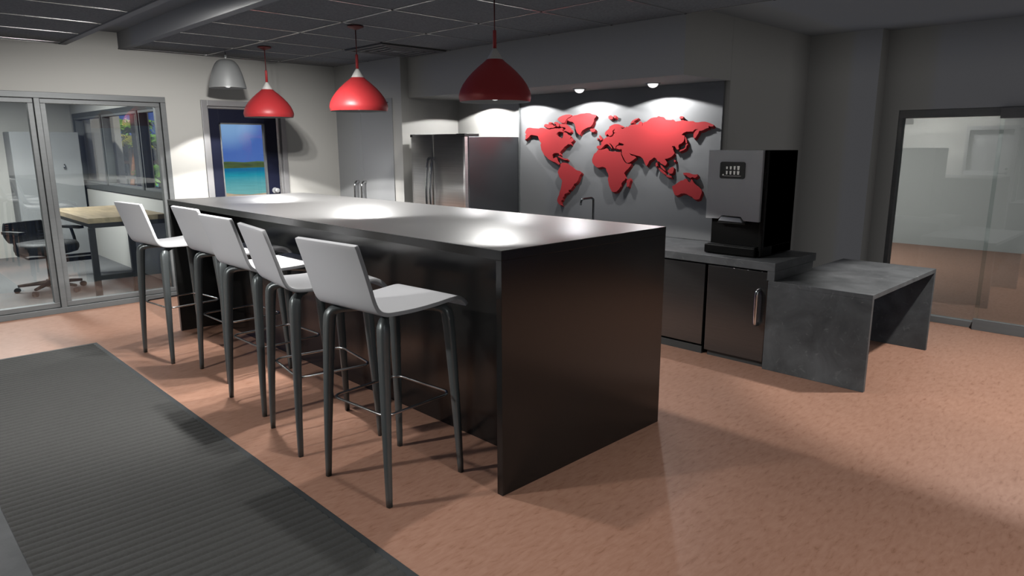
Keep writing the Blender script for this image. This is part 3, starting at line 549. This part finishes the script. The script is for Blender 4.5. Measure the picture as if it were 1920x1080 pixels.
for r in range(2):
    for k in range(4):
        cx_ = -.064+.031*k; cz_ = .664-.036*r; wv = (.007, .008, .008, .010)[k]; hh = (.010, .012, .014, .016)[k] if r == 0 else .014
        pc = [(cx_-wv, cz_+hh*.9), (cx_+wv, cz_+hh*.9), (cx_+wv*.7, cz_-hh), (cx_-wv*.7, cz_-hh)]
        MB().prism(pc, lambda x, z: (x, 2.7925, z), lambda x, z: (x, 2.7938, z)).build('drink_icon', icon_m, sr)
MB().box(-.085, .052, 2.7930, 2.7938, .6030, .6046).build('screen_line', icon_m, sr)
MB().lathe([(0, 0), (.006, 0), (.006, .001), (0, .001)], n=16).build('screen_button', icon_m, sr).matrix_basis = Matrix.Translation((-.092, 2.7925, .611)) @ Matrix.Rotation(radians(90), 4, 'X')

# ------------------------------------------------------------------ low concrete table
def slab_table(label, loc, L, W, H, t):
    o = thing('waterfall_table', label, 'table', loc)
    MB().box(0, L, 0, W, H-t, H).build('tabletop', concrete_m, o, bevel=.0015)
    MB().box(0, L, 0, t, 0, H-t-.0005).build('end_panel', concrete_m, o, bevel=.0015)
    MB().box(0, L, W-t, W, 0, H-t-.0005).build('end_panel', concrete_m, o, bevel=.0015)
    return o
slab_table('low dark concrete-look table with slab ends, at the end of the kitchen counter', (-.025, 2.681, 0), .712, 1.407, .667, .032)
slab_table('dark concrete-look table corner beside the rug, bottom left of the photo', (-.3, -3.0, 0), 1.5, 1.143, .667, .032)

# ------------------------------------------------------------------ kitchen island
isl = thing('kitchen_island', 'long black waterfall-end kitchen island with bar stools along it', 'island', (0, 0, 0))
L_, W_, H_, T_ = 4.231, 1.289, 1.176, .045
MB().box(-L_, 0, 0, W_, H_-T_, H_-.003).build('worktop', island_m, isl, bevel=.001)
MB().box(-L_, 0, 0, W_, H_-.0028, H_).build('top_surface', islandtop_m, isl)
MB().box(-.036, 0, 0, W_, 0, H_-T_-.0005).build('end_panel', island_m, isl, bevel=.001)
MB().box(-L_, -L_+.036, 0, W_, 0, H_-T_-.0005).build('end_panel', island_m, isl, bevel=.001)
MB().box(-L_+.037, -.037, .36, .385, .001, H_-T_-.0005).build('knee_panel', island_m, isl)
MB().box(-L_+.037, -.037, .386, W_-.02, .08, H_-T_-.0005).build('cabinet_body', island_m, isl)
MB().box(-L_+.06, -.06, .40, W_-.07, 0, .0795).build('plinth', black_m, isl)

# ------------------------------------------------------------------ bar stools
def make_stool(label, loc, rz):
    o = thing('bar_stool', label, 'stool', loc, rz, 'white bar stools along the island')
    prof = smooth_path([(0, -.335, 1.222), (0, -.305, 1.13), (0, -.276, 1.035), (0, -.255, .965), (0, -.232, .922), (0, -.195, .902), (0, -.14, .896), (0, -.02, .893), (0, .10, .897), (0, .19, .904), (0, .235, .906), (0, .265, .900), (0, .292, .882), (0, .312, .858)], 4)
    n = len(prof); t = .010; W = .226
    ring = []
    for i, p in enumerate(prof):
        a = prof[max(i-1, 0)]; b = prof[min(i+1, n-1)]; d_ = (b-a).normalized(); nn = Vector((0, -d_.z, d_.y))
        wi = W-(.004 if i in (0, n-1) else 0)
        ring.append((p+nn*t, p-nn*t, wi))
    q = MB(); v = []; fs = []
    for up, dn, wi in ring: v += [(-wi, up.y, up.z), (wi, up.y, up.z), (wi, dn.y, dn.z), (-wi, dn.y, dn.z)]
    for i in range(n-1):
        for k in range(4):
            a = 4*i+k; b = 4*i+(k+1) % 4; fs.append((a, b, b+4, a+4))
    fs += [(0, 3, 2, 1), (4*n-4, 4*n-3, 4*n-2, 4*n-1)]
    q.add(v, fs, True); sh = q.build('seat_shell', stoolshell_m, o, bevel=.0025)
    for sx in (-1, 1):
        for sy in (-1, 1):
            P_ = [(.238*sx, .232*sy, 0), (.231*sx, .226*sy, .2), (.221*sx, .216*sy, .45), (.209*sx, .205*sy, .70), (.204*sx, .199*sy, .80), (.198*sx, .193*sy, .842), (.176*sx, .170*sy, .864), (.12*sx, .115*sy, .869), (.01*sx, .01*sy, .870)]
            R_ = [.0125, .016, .020, .024, .026, .0255, .019, .015, .013]
            pts = smooth_path(P_, 3); rr = []
            for i in range(len(R_)-1):
                for j in range(3): rr.append(R_[i]+(R_[i+1]-R_[i])*j/3)
            rr.append(R_[-1])
            MB().tube(pts, rr, 16, square=True).build('leg', stoolleg_m, o)
    q = MB(); a, r = .206, .05; pts = []
    for cx_, cy_, a0 in ((a-r, a-r, 0), (-a+r, a-r, 90), (-a+r, -a+r, 180), (a-r, -a+r, 270)):
        for k in range(7):
            an = radians(a0+15*k); pts.append((cx_+r*cos(an), cy_+r*sin(an), .425))
    q.tube(pts, .0065, 10, closed=True).build('footrest_ring', wire_m, o)
    return o
stools = [
 ('white bar stool with grey legs nearest the camera, at the near end of the island', (-.552, -.228), 4.9),
 ('white bar stool second from the near end of the island, turned slightly right', (-1.273, -.210), -8.3),
 ('white bar stool in the middle of the row of five along the island', (-1.985, -.135), 1.0),
 ('white bar stool second from the far end, pushed furthest under the island', (-2.735, -.045), 1.5),
 ('white bar stool furthest from the camera, in front of the glass wall', (-3.510, -.190), 6.5)]
st0 = None
for i, (lab, (x, y), a) in enumerate(stools):
    if st0 is None: st0 = make_stool(lab, (x, y, 0), radians(a))
    else:
        s2 = copy_tree(st0); s2.location = (x, y, 0); s2.rotation_euler.z = radians(a); s2['label'] = lab

# ------------------------------------------------------------------ pendants
def spot(name, parent, loc, e, ang, blend=.06, soft=.03, col=(1, .985, .96)):
    li = bpy.data.lights.new(name, 'SPOT'); li.energy = e; li.spot_size = radians(ang); li.spot_blend = blend; li.shadow_soft_size = soft; li.color = col
    o = bpy.data.objects.new(name, li); COL.objects.link(o); o.location = loc
    if parent: o.parent = parent
    return o
def make_red(label, loc):
    o = thing('pendant_lamp', label, 'lamp', loc, 0, 'red pendant lamps over the island')
    out = [(.054, -.405), (.075, -.424), (.110, -.452), (.150, -.488), (.186, -.527), (.214, -.566), (.232, -.603), (.240, -.632), (.2405, -.650), (.236, -.668), (.233, -.676)]
    inn = [(.229, -.676), (.232, -.667), (.2365, -.650), (.236, -.633), (.228, -.605), (.210, -.569), (.182, -.530), (.146, -.492), (.106, -.456), (.072, -.428), (.052, -.410)]
    MB().lathe(out, n=64).build('lamp_shade', red_m, o)
    MB().lathe([(.233, -.676)]+inn, n=64).build('shade_lining', shadeinner_m, o)
    MB().lathe([(0, -.334), (.010, -.335), (.013, -.338), (.054, -.405), (.052, -.409), (0, -.409)], n=40, smooth=True).build('white_collar', cone_m, o)
    MB().lathe([(0, -.222), (.010, -.222), (.0115, -.226), (.0125, -.334), (0, -.334)], n=20).build('stem', red_m, o)
    MB().tube([(0, 0, -.02), (0, 0, -.223)], .0042, 10).build('cord', cordred_m, o)
    MB().lathe([(0, -.001), (.066, -.001), (.066, -.008), (.05, -.016), (.02, -.026), (.006, -.032), (0, -.032)], n=32).build('ceiling_canopy', cordred_m, o)
    MB().lathe([(r, z+.024) for r, z in [(0, -.690), (.014, -.688), (.027, -.681), (.037, -.670), (.042, -.656), (.042, -.642), (.035, -.622), (.022, -.602), (.018, -.56), (0, -.56)]], n=32).build('bulb', bulb_m, o)
    return o
pend = [('red pendant lamp nearest the camera, largest in the photo', -1.300), ('middle one of the three red pendant lamps', -2.970), ('red pendant lamp furthest from the camera, in front of the blue door', -4.640)]
p0 = None
for lab, x in pend:
    if p0 is None: p0 = make_red(lab, (x, 1.18, ZC-.005)); o = p0
    else:
        o = copy_tree(p0); o.location = (x, 1.18, ZC-.005); o['label'] = lab
    spot('pendant_light', o, (0, 0, -.69), P_RED*(.6 if x < -4 else 1), 124 if x < -4 else 132, .05)
gp = thing('pendant_lamp', 'grey metal bell-shaped pendant lamp near the wall above the blue door', 'lamp', (-5.225, 1.03, ZC-.005))
MB().lathe([(0, -.078), (.03, -.079), (.062, -.084), (.088, -.098), (.110, -.124), (.130, -.160), (.146, -.205), (.161, -.255), (.173, -.31), (.181, -.355), (.183, -.362), (.180, -.366)], n=64).build('lamp_shade', greylamp_m, gp)
MB().lathe([(.180, -.366), (.177, -.355), (.169, -.31), (.157, -.256), (.142, -.207), (.126, -.163), (.106, -.128), (.084, -.103), (.06, -.089), (0, -.083)], n=64).build('shade_lining', shadeinner_m, gp)
MB().tube([(0, 0, -.035), (0, 0, -.09)], .011, 14).build('stem', greylamp_m, gp)
MB().tube([(0, 0, 0), (0, 0, -.04)], .004, 8).build('cord', black_m, gp)
MB().lathe([(r, z+.018) for r, z in [(0, -.378), (.014, -.376), (.027, -.370), (.037, -.359), (.042, -.345), (.042, -.332), (.035, -.312), (.02, -.29), (0, -.29)]], n=32).build('bulb', bulb_m, gp)
spot('pendant_light', gp, (0, 0, -.372), P_GREY, 97, .05)

# ------------------------------------------------------------------ rug
rg = thing('floor_mat', 'long dark grey ribbed floor mat with black edge beside the stools', 'mat', (0, 0, 0))
RX0, RX1, RY0, RY1 = -4.286, 1.6, -2.7, -.661
q = MB(); p_ = .053; n_ = int((RX1-.03-RX0-.03)/p_); m_ = 8; v = []; fs = []
xs = []
for k in range(n_):
    for j in range(m_): xs.append((RX0+.03+p_*(k+j/m_), .006+.011*((1-(2*j/m_-1)**2)**.5 if j else 0)))
for x, z in xs: v += [(x, RY0+.03, z), (x, RY1-.035, z)]
for i in range(len(xs)-1): fs.append((2*i, 2*i+2, 2*i+3, 2*i+1))
q.add(v, fs, True); q.build('ribbed_pile', rug_m, rg, fix=False)
e_ = MB(); e_.box(RX0, RX1, RY1-.036, RY1, .0005, .009); e_.box(RX0, RX1, RY0, RY0+.031, .0005, .009); e_.box(RX0, RX0+.031, RY0+.031, RY1-.036, .0005, .009)
e_.box(RX0+.031, RX1, RY0+.031, RY1-.036, .0005, .004)
e_.build('rubber_edge', rugedge_m, rg)
s_ = MB()
for k in range(n_):
    x = RX0+.03+p_*(k+.5); s_.box(x-.006, x+.006, RY1-.0372, RY1-.0335, .0091, .0115)
tag(s_.build('rib_end_glints', rugdot_m, rg), kind='stuff')  # pale nubs, highlight on the rib ends put into their colour

# ------------------------------------------------------------------ glass wall on the right
fr = MB()
fr.box(-.024, 2.6, YG+.01, YG+.09, 1.868, 1.941); fr.box(-.024, .012, YG+.01, YG+.10, .058, 1.868)
fr.box(-.024, .80, YG+.01, YG+.08, 0, .058)
win2 = struct(fr.build('window_2', alu_m, bevel=.002))
MB().box(.012, .80, YG+.045, YG+.053, .05, 1.875).build('window_pane', glass_m, win2)
dm = MB(); dm.box(.779, 2.6, YG-.045, YG+.0, 0, .099); dm.box(.779, 2.6, YG-.045, YG+.0, 1.845, 1.935)
door3 = struct(dm.build('door_3', alu_m, bevel=.002))
MB().box(.782, 2.6, YG-.027, YG-.019, .09, 1.85).build('door_pane', glass_m, door3)

# room behind that glass
w = MB(); w.box(-3.2, 6.0, 10.7, 10.8, 0, 2.9); w.box(-3.3, -3.2, YW+.5, 10.8, 0, 2.9); w.box(5.9, 6.0, YG+.12, 10.8, 0, 2.9)
w.box(-3.3, XP-.4, YW+.4, YW+.5, 0, 2.9)
struct(w.build('wall_far_room', wall_m))
struct(box('floor', floor_m, -5.0, -5.9+.9, 3.6, 3.7, -.08, -.001))
struct(box('ceiling', plaster_m, -3.3, 6.0, YG-.1, 10.8, 2.72, 2.8))

# ------------------------------------------------------------------ walls behind the camera
w = MB()
w.box(-5.885, -1.40, YR-.1, YR, 0, 2.93); w.box(-.55, -.5, YR-.1, YR, 0, 2.93); w.box(-1.40, -.55, YR-.1, YR, 1.95, 2.93)
w.box(-.5, 1.6, YR-.1, YR, 0, .50); w.box(-.5, 1.6, YR-.1, YR, 1.93, 2.93); w.box(1.6, XR+.1, YR-.1, YR, 0, 2.93)
w.box(XR, XR+.1, YR, YG+.1, 0, 2.93)
struct(w.build('wall_front', wall_m))
f = MB(); f.box(-1.43, -1.37, YR-.1, YR+.015, 0, 1.98); f.box(-.63, -.55, YR-.1, YR+.015, 0, 1.98); f.box(-1.37, -.63, YR-.1, YR+.015, 1.90, 1.98)
door4 = struct(f.build('door_4', doorframe_m, bevel=.003))
lf = MB().box(-1.368, -.632, YR-.06, YR-.02, .01, 1.898).build('door_leaf', closet_m, door4)
MB().tube([(-.69, YR-.02, 1.1), (-.69, YR+.04, 1.1)], .01, 12).tube([(-.69, YR+.04, 1.1), (-.82, YR+.04, 1.1)], .009, 12).tube([(-.69, YR-.022, 1.1), (-.69, YR-.012, 1.1)], .026, 20).tube([(-.69, YR-.022, 1.18), (-.69, YR-.005, 1.18)], .02, 20).build('door_handle', chrome_m, lf)
f = MB(); f.box(-.55, 1.6, YR-.1, YR+.015, .46, .52); f.box(-.55, 1.6, YR-.1, YR+.015, 1.87, 1.93); f.box(-.54, -.48, YR-.1, YR+.015, .52, 1.87); f.box(1.54, 1.6, YR-.1, YR+.015, .52, 1.87)
win3 = struct(f.build('window_3', alu_m, bevel=.003))
MB().box(-.48, 1.54, YR-.055, YR-.047, .52, 1.87).build('window_pane', glass_m, win3)
struct(box('wall_rear_room', wall_m, -.8, 2.0, YR-2.1, YR-2.0, 0, 2.93))

# ------------------------------------------------------------------ office behind the left glazing
w = MB()
w.box(-10.52, -10.40, -2.9, .95, 0, 2.6); w.box(-10.52, XL-.12, -3.0, -2.9, 0, 2.6)
struct(w.build('wall_office', wall_m))
w = MB(); ya, yb = .70, .93
w.box(-10.52, XL-.12, ya, yb, 0, 1.02); w.box(-10.52, XL-.12, ya, yb, 2.12, 2.6); w.box(-10.52, -10.27, ya, yb, 1.02, 2.12); w.box(-5.98, XL-.12, ya, yb, 1.02, 2.12)
struct(w.build('wall_window_side', wall_m))
struct(box('ceiling', plaster_m, -10.5, XL-.12, -2.9, .7, 2.42, 2.5))
f = MB(); ya, yb = .69, .79
f.box(-10.27, -5.98, .68, yb, 1.02, 1.10); f.box(-10.27, -5.98, ya, yb, 2.06, 2.12)
for x in (-10.27, -8.80, -7.22, -6.04): f.box(x, x+.06, ya, yb, 1.10, 2.06)
win4 = struct(f.build('window_4', winframe_m, bevel=.002))
win_glass = glass_mat('window_glass', (.98, .98, .98), 1.25)
for a, b in ((-10.21, -8.80), (-8.74, -7.22), (-7.16, -6.04)):
    q = MB(); q.box(a, b, .70, .78, 1.1005, 1.13); q.box(a, b, .70, .78, 2.03, 2.0595); q.box(a+.0005, a+.03, .705, .80, 1.13, 2.03); q.box(b-.03, b-.0005, .75, .78, 1.13, 2.03)
    lf = q.build('window_leaf', alu_m, win4)
    MB().box(a+.03, b-.03, .762, .768, 1.13, 2.03).build('window_pane', win_glass, lf)
cb = thing('office_cabinet', 'tall pale grey two-part storage cabinet in the corner of the office', 'cabinet', (-9.892, .23, 0))
MB().box(-.48, -.022, -.42, .43, .03, 1.842).build('carcass', white_cab_m, cb)
MB().box(-.02, 0, -.42, .43, .035, 1.842).build('door', white_cab_m, cb, bevel=.003)
MB().box(-.46, -.03, -.40, .41, 0, .0295).build('plinth', black_m, cb)
MB().tube([(0, .20, 1.33), (.03, .20, 1.33)], .016, 16).tube([(.012, .20, 1.38), (.012, .20, 1.30)], .012, 10).build('door_knob', chrome_m, cb)

tb = thing('office_table', 'pale wood table with black steel frame legs, behind the glass wall', 'table', (-6.30, -.16, 0))
MB().box(-1.75, .0, 0, .80, .815, .870).build('tabletop', woodtop_m, tb, bevel=.002)
MB().box(-.035, 0.0, .03, .80, .765, .8145).box(-1.75, -1.715, .03, .80, .765, .8145).box(-1.715, -.035, .03, .065, .765, .8145).build('apron', black_m, tb)
for x in (-.05, -1.75):
    for y in (.0, .385):
        MB().box(x, x+.05, y, y+.06, 0, .7645).build('leg', black_m, tb)
    MB().box(x+.005, x+.045, .0605, .3845, .19, .24).build('foot_rail', black_m, tb)

ch = thing('office_chair', 'black low-backed swivel office chair with armrests on castors, behind the glass', 'chair', (-7.10, -.42, 0), radians(25))
MB().lathe([(0, .445), (.25, .445), (.30, .46), (.315, .49), (.315, .535), (.295, .565), (.22, .575), (0, .575)], n=40).build('seat', chairblack_m, ch)
q = MB()
pts = smooth_path([(-.29, 0, .56), (-.335, 0, .63), (-.345, 0, .71), (-.34, 0, .79)], 5)
v = []; fs = []
for i, p in enumerate(pts):
    wv = .21+.02*sin(pi*i/(len(pts)-1)); v += [(p.x-.025, -wv, p.z), (p.x-.03, 0, p.z), (p.x-.025, wv, p.z), (p.x+.015, wv, p.z), (p.x-.01, 0, p.z), (p.x+.015, -wv, p.z)]
for i in range(len(pts)-1):
    for k in range(6): a = 6*i+k; b = 6*i+(k+1) % 6; fs.append((a, b, b+6, a+6))
fs += [tuple(range(6)), tuple(range(6*len(pts)-1, 6*len(pts)-7, -1))]
q.add(v, fs, True).build('backrest', chairblack_m, ch, bevel=.006)
MB().tube([(0, 0, .10), (0, 0, .45)], .028, 16).build('gas_column', chairblack_m, ch)
for sy in (-1, 1):
    MB().tube(smooth_path([(0, .16*sy, .45), (0, .33*sy, .46), (.0, .345*sy, .55), (-.04, .345*sy, .69)], 4), .017, 10).box(-.15, .13, .345*sy-.035, .345*sy+.035, .69, .72).build('armrest', chairblack_m, ch)
bs = MB()
bs.tube([(0, 0, .07), (0, 0, .13)], .045, 16)
for k in range(5):
    a = radians(72*k+8); bs.tube([(.03*cos(a), .03*sin(a), .105), (.33*cos(a), .33*sin(a), .078)], [.026, .016], 10)
bs.build('star_base', chairblack_m, ch)
for k in range(5):
    a = radians(72*k+8); c_, s_ = .34*cos(a), .34*sin(a)
    MB().tube([(c_-.022*sin(a), s_+.022*cos(a), .030), (c_+.022*sin(a), s_-.022*cos(a), .030)], .030, 18).build('castor', chairblack_m, ch)
MB().box(-.12, .12, -.12, .12, .425, .4445).build('seat_plate', black_m, ch)

# ------------------------------------------------------------------ outdoors
def outd(o, lab, cat, kind=None): return tag(o, lab, cat, kind=kind)
struct(box('outdoor_ground', sand_m, -40, -10.6, .95, 9.0, -3.3, -.25))
struct(MB().prism([(-10, -40), (-10, 120), (-68.5, 120), (-66.3, 30), (-64.5, 27.2), (-66, 26.2), (-73, 26.5), (-78, 25), (-78, -40)], lambda x, y: (x, y, -3.0), lambda x, y: (x, y, -3.2)).build('outdoor_beach', sand_m))
o = MB().box(-152, -55, -120, 240, -3.4, -3.02).build('sea_water', sea_m); tag(o, 'calm turquoise sea seen through the glass of the blue door', 'sea', kind='stuff')
hl = MB(); v = []; fs = []; n = 90
for i in range(n+1):
    y = -60+320*i/n
    h = 1.0+.55*sin(y*.075+.6)+.3*sin(y*.21+1)+.16*sin(y*.63)
    xb = -150+4*sin(y*.05)
    v += [(xb, y, -3.05), (xb-3, y, -3.05+h*.75), (xb-9, y, -3.05+h+.35), (xb-30, y, -3.05)]
for i in range(n):
    for k in range(3): a = 4*i+k; fs.append((a, a+4, a+5, a+1))
hl.add(v, fs, True); o = hl.build('green_hills', hill_m); tag(o, kind='structure')
struct(box('wall_outdoor_screen', extwall_m, -17.5, -11.20, 1.5, 1.6, -.25, 3.4))

def frond(mb, base, az, ln, droop, rise, wid):
    pr = None; n = 9
    for i in range(n+1):
        t = i/n; r = ln*t
        p = Vector((base[0]+cos(az)*r, base[1]+sin(az)*r, base[2]+rise*t-droop*t*t))
        if pr is not None:
            side = Vector((-sin(az), cos(az), 0))
            wv = wid*sin(pi*min(1, t*.95+.05))
            for sg in (-1, 1):
                a = pr; b = p; tip = (a+b)*.5+side*sg*wv+Vector((cos(az)*.15*ln/3, sin(az)*.15*ln/3, -wv*.55))
                mb.add([a, b, tip], [(0, 1, 2)])
        pr = p
def palm(label, x, y, z, h, nf, ln, m, lean=(0, 0), seed=1, wid=.4):
    rnd = random.Random(seed)
    o = thing('palm_tree', label, 'palm tree', (x, y, z), group='palms on the beach beyond the office windows')
    pts = smooth_path([(0, 0, 0), (lean[0]*.3, lean[1]*.3, h*.35), (lean[0]*.7, lean[1]*.7, h*.7), (lean[0], lean[1], h)], 5)
    MB().tube(pts, [.085-.03*i/(len(pts)-1) for i in range(len(pts))], 10).build('trunk', trunk_m if lean[1] else darktrunk_m, o)
    mb = MB()
    for k in range(nf):
        frond(mb, (lean[0], lean[1], h), rnd.uniform(0, 2*pi), ln*rnd.uniform(.7, 1.1), rnd.uniform(.6, 1.7)*ln*.5, rnd.uniform(.1, .9)*ln*.5, wid*rnd.uniform(.7, 1.2))
    mb.build('fronds', m, o, fix=False)
    return o
G0 = -.25
palm('tall green palm beyond the second office window', -30.0, 7.0, G0, 2.9, 90, 1.15, leaf_m, seed=2)
palm('yellow-green palm with a leaning orange trunk beyond the second office window', -25.9, 5.75, G0, 2.2, 26, .8, leafy_m, lean=(-.1, .35), seed=5, wid=.25)
palm('green palm beyond the last office window pane', -24.6, 6.4, G0, 2.25, 70, .85, leaf_m, seed=8)
palm('short green palm beyond the last office window pane', -22.6, 5.75, G0, 1.2, 50, .9, leaf_m, seed=11)
palm('low green palm partly hidden by the window post', -29.4, 8.95, G0, 1.5, 50, 1.0, leaf_m, seed=14)
rnd = random.Random(4); hb = MB()
for k in range(2600):
    y = rnd.uniform(5.6, 8.9); x = -32+rnd.uniform(-.3, .3); z = G0+rnd.uniform(.25, 1.85); r = rnd.uniform(.10, .24); a = rnd.uniform(0, 6.28)
    hb.add([(x-r*cos(a), y-r*sin(a), z), (x+r*cos(a), y+r*sin(a), z+rnd.uniform(-.1, .1)), (x, y, z+r*1.4)], [(0, 1, 2)])
hb.box(-32.3, -32, 5.6, 8.9, G0+.5, 1.45)
hg = hb.build('garden_hedge', hedge_m, fix=False); tag(hg, 'dark dense hedge behind the palms beyond the windows', 'hedge')
rf = thing('rail_fence', 'low orange-brown wooden rail in front of the dark hedge beyond the windows', 'fence', (-31.2, 7.2, G0))
MB().tube([(0, -1.7, 1.18), (0, -.6, 1.23), (.02, .5, 1.22), (0, 1.6, 1.20)], .07, 10).build('rail', trunk_m, rf)
for y in (-1.5, 0, 1.5): MB().tube([(0, y, 0), (0, y, 1.16)], .04, 8).build('post', stone_m, rf)
pt = thing('garden_bench', 'grey bench end standing on the sand beyond the office windows', 'bench', (-21.6, 4.72, G0), radians(70))
MB().box(-.45, .45, -.15, .15, .90, 1.0).build('seat', stone_m, pt)
for x in (-.35, .22): MB().box(x, x+.12, -.10, .10, 0, .8995).build('leg', stone_m, pt)
ps = MB().box(-12.2, -11.95, 2.05, 2.3, G0, 3.2).build('garden_post', stone_m); tag(ps, 'dark square post standing outside the last office window', 'post')

# ------------------------------------------------------------------ ceiling lamps outside the frame (mostly added fill), panels, sun
def ceiling_can(label, x, y, z, e, ang, blend=.3, soft=.05, aim=None):
    t = thing('ceiling_spotlight', label, 'light', (x, y, z), group='round ceiling spotlights')
    MB().lathe([(0, -.002), (.05, -.002), (.055, -.008), (.075, -.008), (.078, 0), (.07, 0)], n=32).build('trim_ring', plaster_m, t)
    MB().lathe([(0, -.004), (.046, -.004), (.046, -.0025), (0, -.0025)], n=24).build('bulb', bulb_m, t)
    lo = spot('ceiling_lamp', t, (0, 0, -.02), e, ang, blend, soft)
    if aim: lo.rotation_euler = (Vector(aim)-Vector((x, y, z))).to_track_quat('-Z', 'Y').to_euler()
for a in CANS: ceiling_can(*a)
def panel_light(label, x, y, z, sx, sy, e, col=(1, 1, 1), down=True):
    t = thing('ceiling_light_panel', label, 'light', (x, y, z))
    MB().box(-sx/2-.03, sx/2+.03, -sy/2-.03, sy/2+.03, -.004, 0).build('frame', plaster_m, t)
    li = bpy.data.lights.new('panel_lamp', 'AREA'); li.shape = 'RECTANGLE'; li.size = sx; li.size_y = sy; li.energy = e; li.color = col
    o = bpy.data.objects.new('panel_lamp', li); COL.objects.link(o); o.parent = t; o.location = (0, 0, -.012)
for a in PANELS: panel_light(*a)
sun = bpy.data.lights.new('sun', 'SUN'); sun.energy = P_SUN; sun.angle = radians(1); sun.color = (1, .96, .9)
so = bpy.data.objects.new('sun', sun); COL.objects.link(so)
so.rotation_euler = Vector((-.75, .45, -.85)).to_track_quat('-Z', 'Y').to_euler()

# ------------------------------------------------------------------ sky
wd = bpy.data.worlds.new('sky'); SC.world = wd; wd.use_nodes = True
nt = wd.node_tree; N, Lk = nt.nodes, nt.links; bg = N['Background']
tc = N.new('ShaderNodeTexCoord')
vm = N.new('ShaderNodeVectorMath'); vm.operation = 'DOT_PRODUCT'; vm.inputs[1].default_value = (-.9246, .3790, .0385)
Lk.new(tc.outputs['Generated'], vm.inputs[0])
mr = N.new('ShaderNodeMapRange'); mr.inputs['From Min'].default_value = .9988; mr.inputs['From Max'].default_value = 1.0; mr.interpolation_type = 'SMOOTHSTEP'
Lk.new(vm.outputs['Value'], mr.inputs['Value'])
mx = N.new('ShaderNodeMix'); mx.data_type = 'RGBA'; mx.inputs['A'].default_value = (.045, .10, .36, 1); mx.inputs['B'].default_value = (.22, .38, .60, 1)
Lk.new(mr.outputs['Result'], mx.inputs['Factor'])
sp = N.new('ShaderNodeSeparateXYZ'); Lk.new(tc.outputs['Generated'], sp.inputs['Vector'])
m2 = N.new('ShaderNodeMapRange'); m2.inputs['From Min'].default_value = -.02; m2.inputs['From Max'].default_value = .05; m2.inputs['To Min'].default_value = .30; m2.inputs['To Max'].default_value = 0
Lk.new(sp.outputs['Z'], m2.inputs['Value'])
m3 = N.new('ShaderNodeMix'); m3.data_type = 'RGBA'; m3.inputs['B'].default_value = (.13, .25, .52, 1)
Lk.new(m2.outputs['Result'], m3.inputs['Factor']); Lk.new(mx.outputs['Result'], m3.inputs['A'])
m4 = N.new('ShaderNodeMapRange'); m4.inputs['From Min'].default_value = -.86; m4.inputs['From Max'].default_value = -.82
Lk.new(sp.outputs['X'], m4.inputs['Value'])
m5 = N.new('ShaderNodeMix'); m5.data_type = 'RGBA'; m5.inputs['B'].default_value = (AMB, AMB, AMB*1.02, 1)
Lk.new(m4.outputs['Result'], m5.inputs['Factor']); Lk.new(m3.outputs['Result'], m5.inputs['A'])
Lk.new(m5.outputs['Result'], bg.inputs['Color']); bg.inputs['Strength'].default_value = 1.0

# ------------------------------------------------------------------ camera
cd = bpy.data.cameras.new('camera'); cd.sensor_width = 36; cd.lens = 24.159; cd.clip_end = 2000
co = bpy.data.objects.new('camera', cd); COL.objects.link(co)
pi_, ya_, ro_ = CAMANG
F = Vector((-sin(ya_)*cos(pi_), cos(ya_)*cos(pi_), -sin(pi_))); Rr = Vector((cos(ya_), sin(ya_), 0)); U = Rr.cross(F)
R2 = Rr*cos(ro_)+U*sin(ro_); U2 = U*cos(ro_)-Rr*sin(ro_)
M = Matrix((R2, U2, -F)).transposed().to_4x4(); M.translation = Vector((2.17239, -2.05503, 1.62761))
co.matrix_world = M
SC.camera = co
SC.view_settings.view_transform = 'Standard'; SC.view_settings.look = 'None'; SC.view_settings.gamma = 1; SC.view_settings.use_curve_mapping = False
SC.view_settings.exposure = EXPOSURE
SC.cycles.use_fast_gi = True; SC.cycles.fast_gi_method = 'REPLACE'; SC.cycles.ao_bounces_render = 1; SC.cycles.ao_bounces = 1
wd.light_settings.ao_factor = 1.0; wd.light_settings.distance = .45
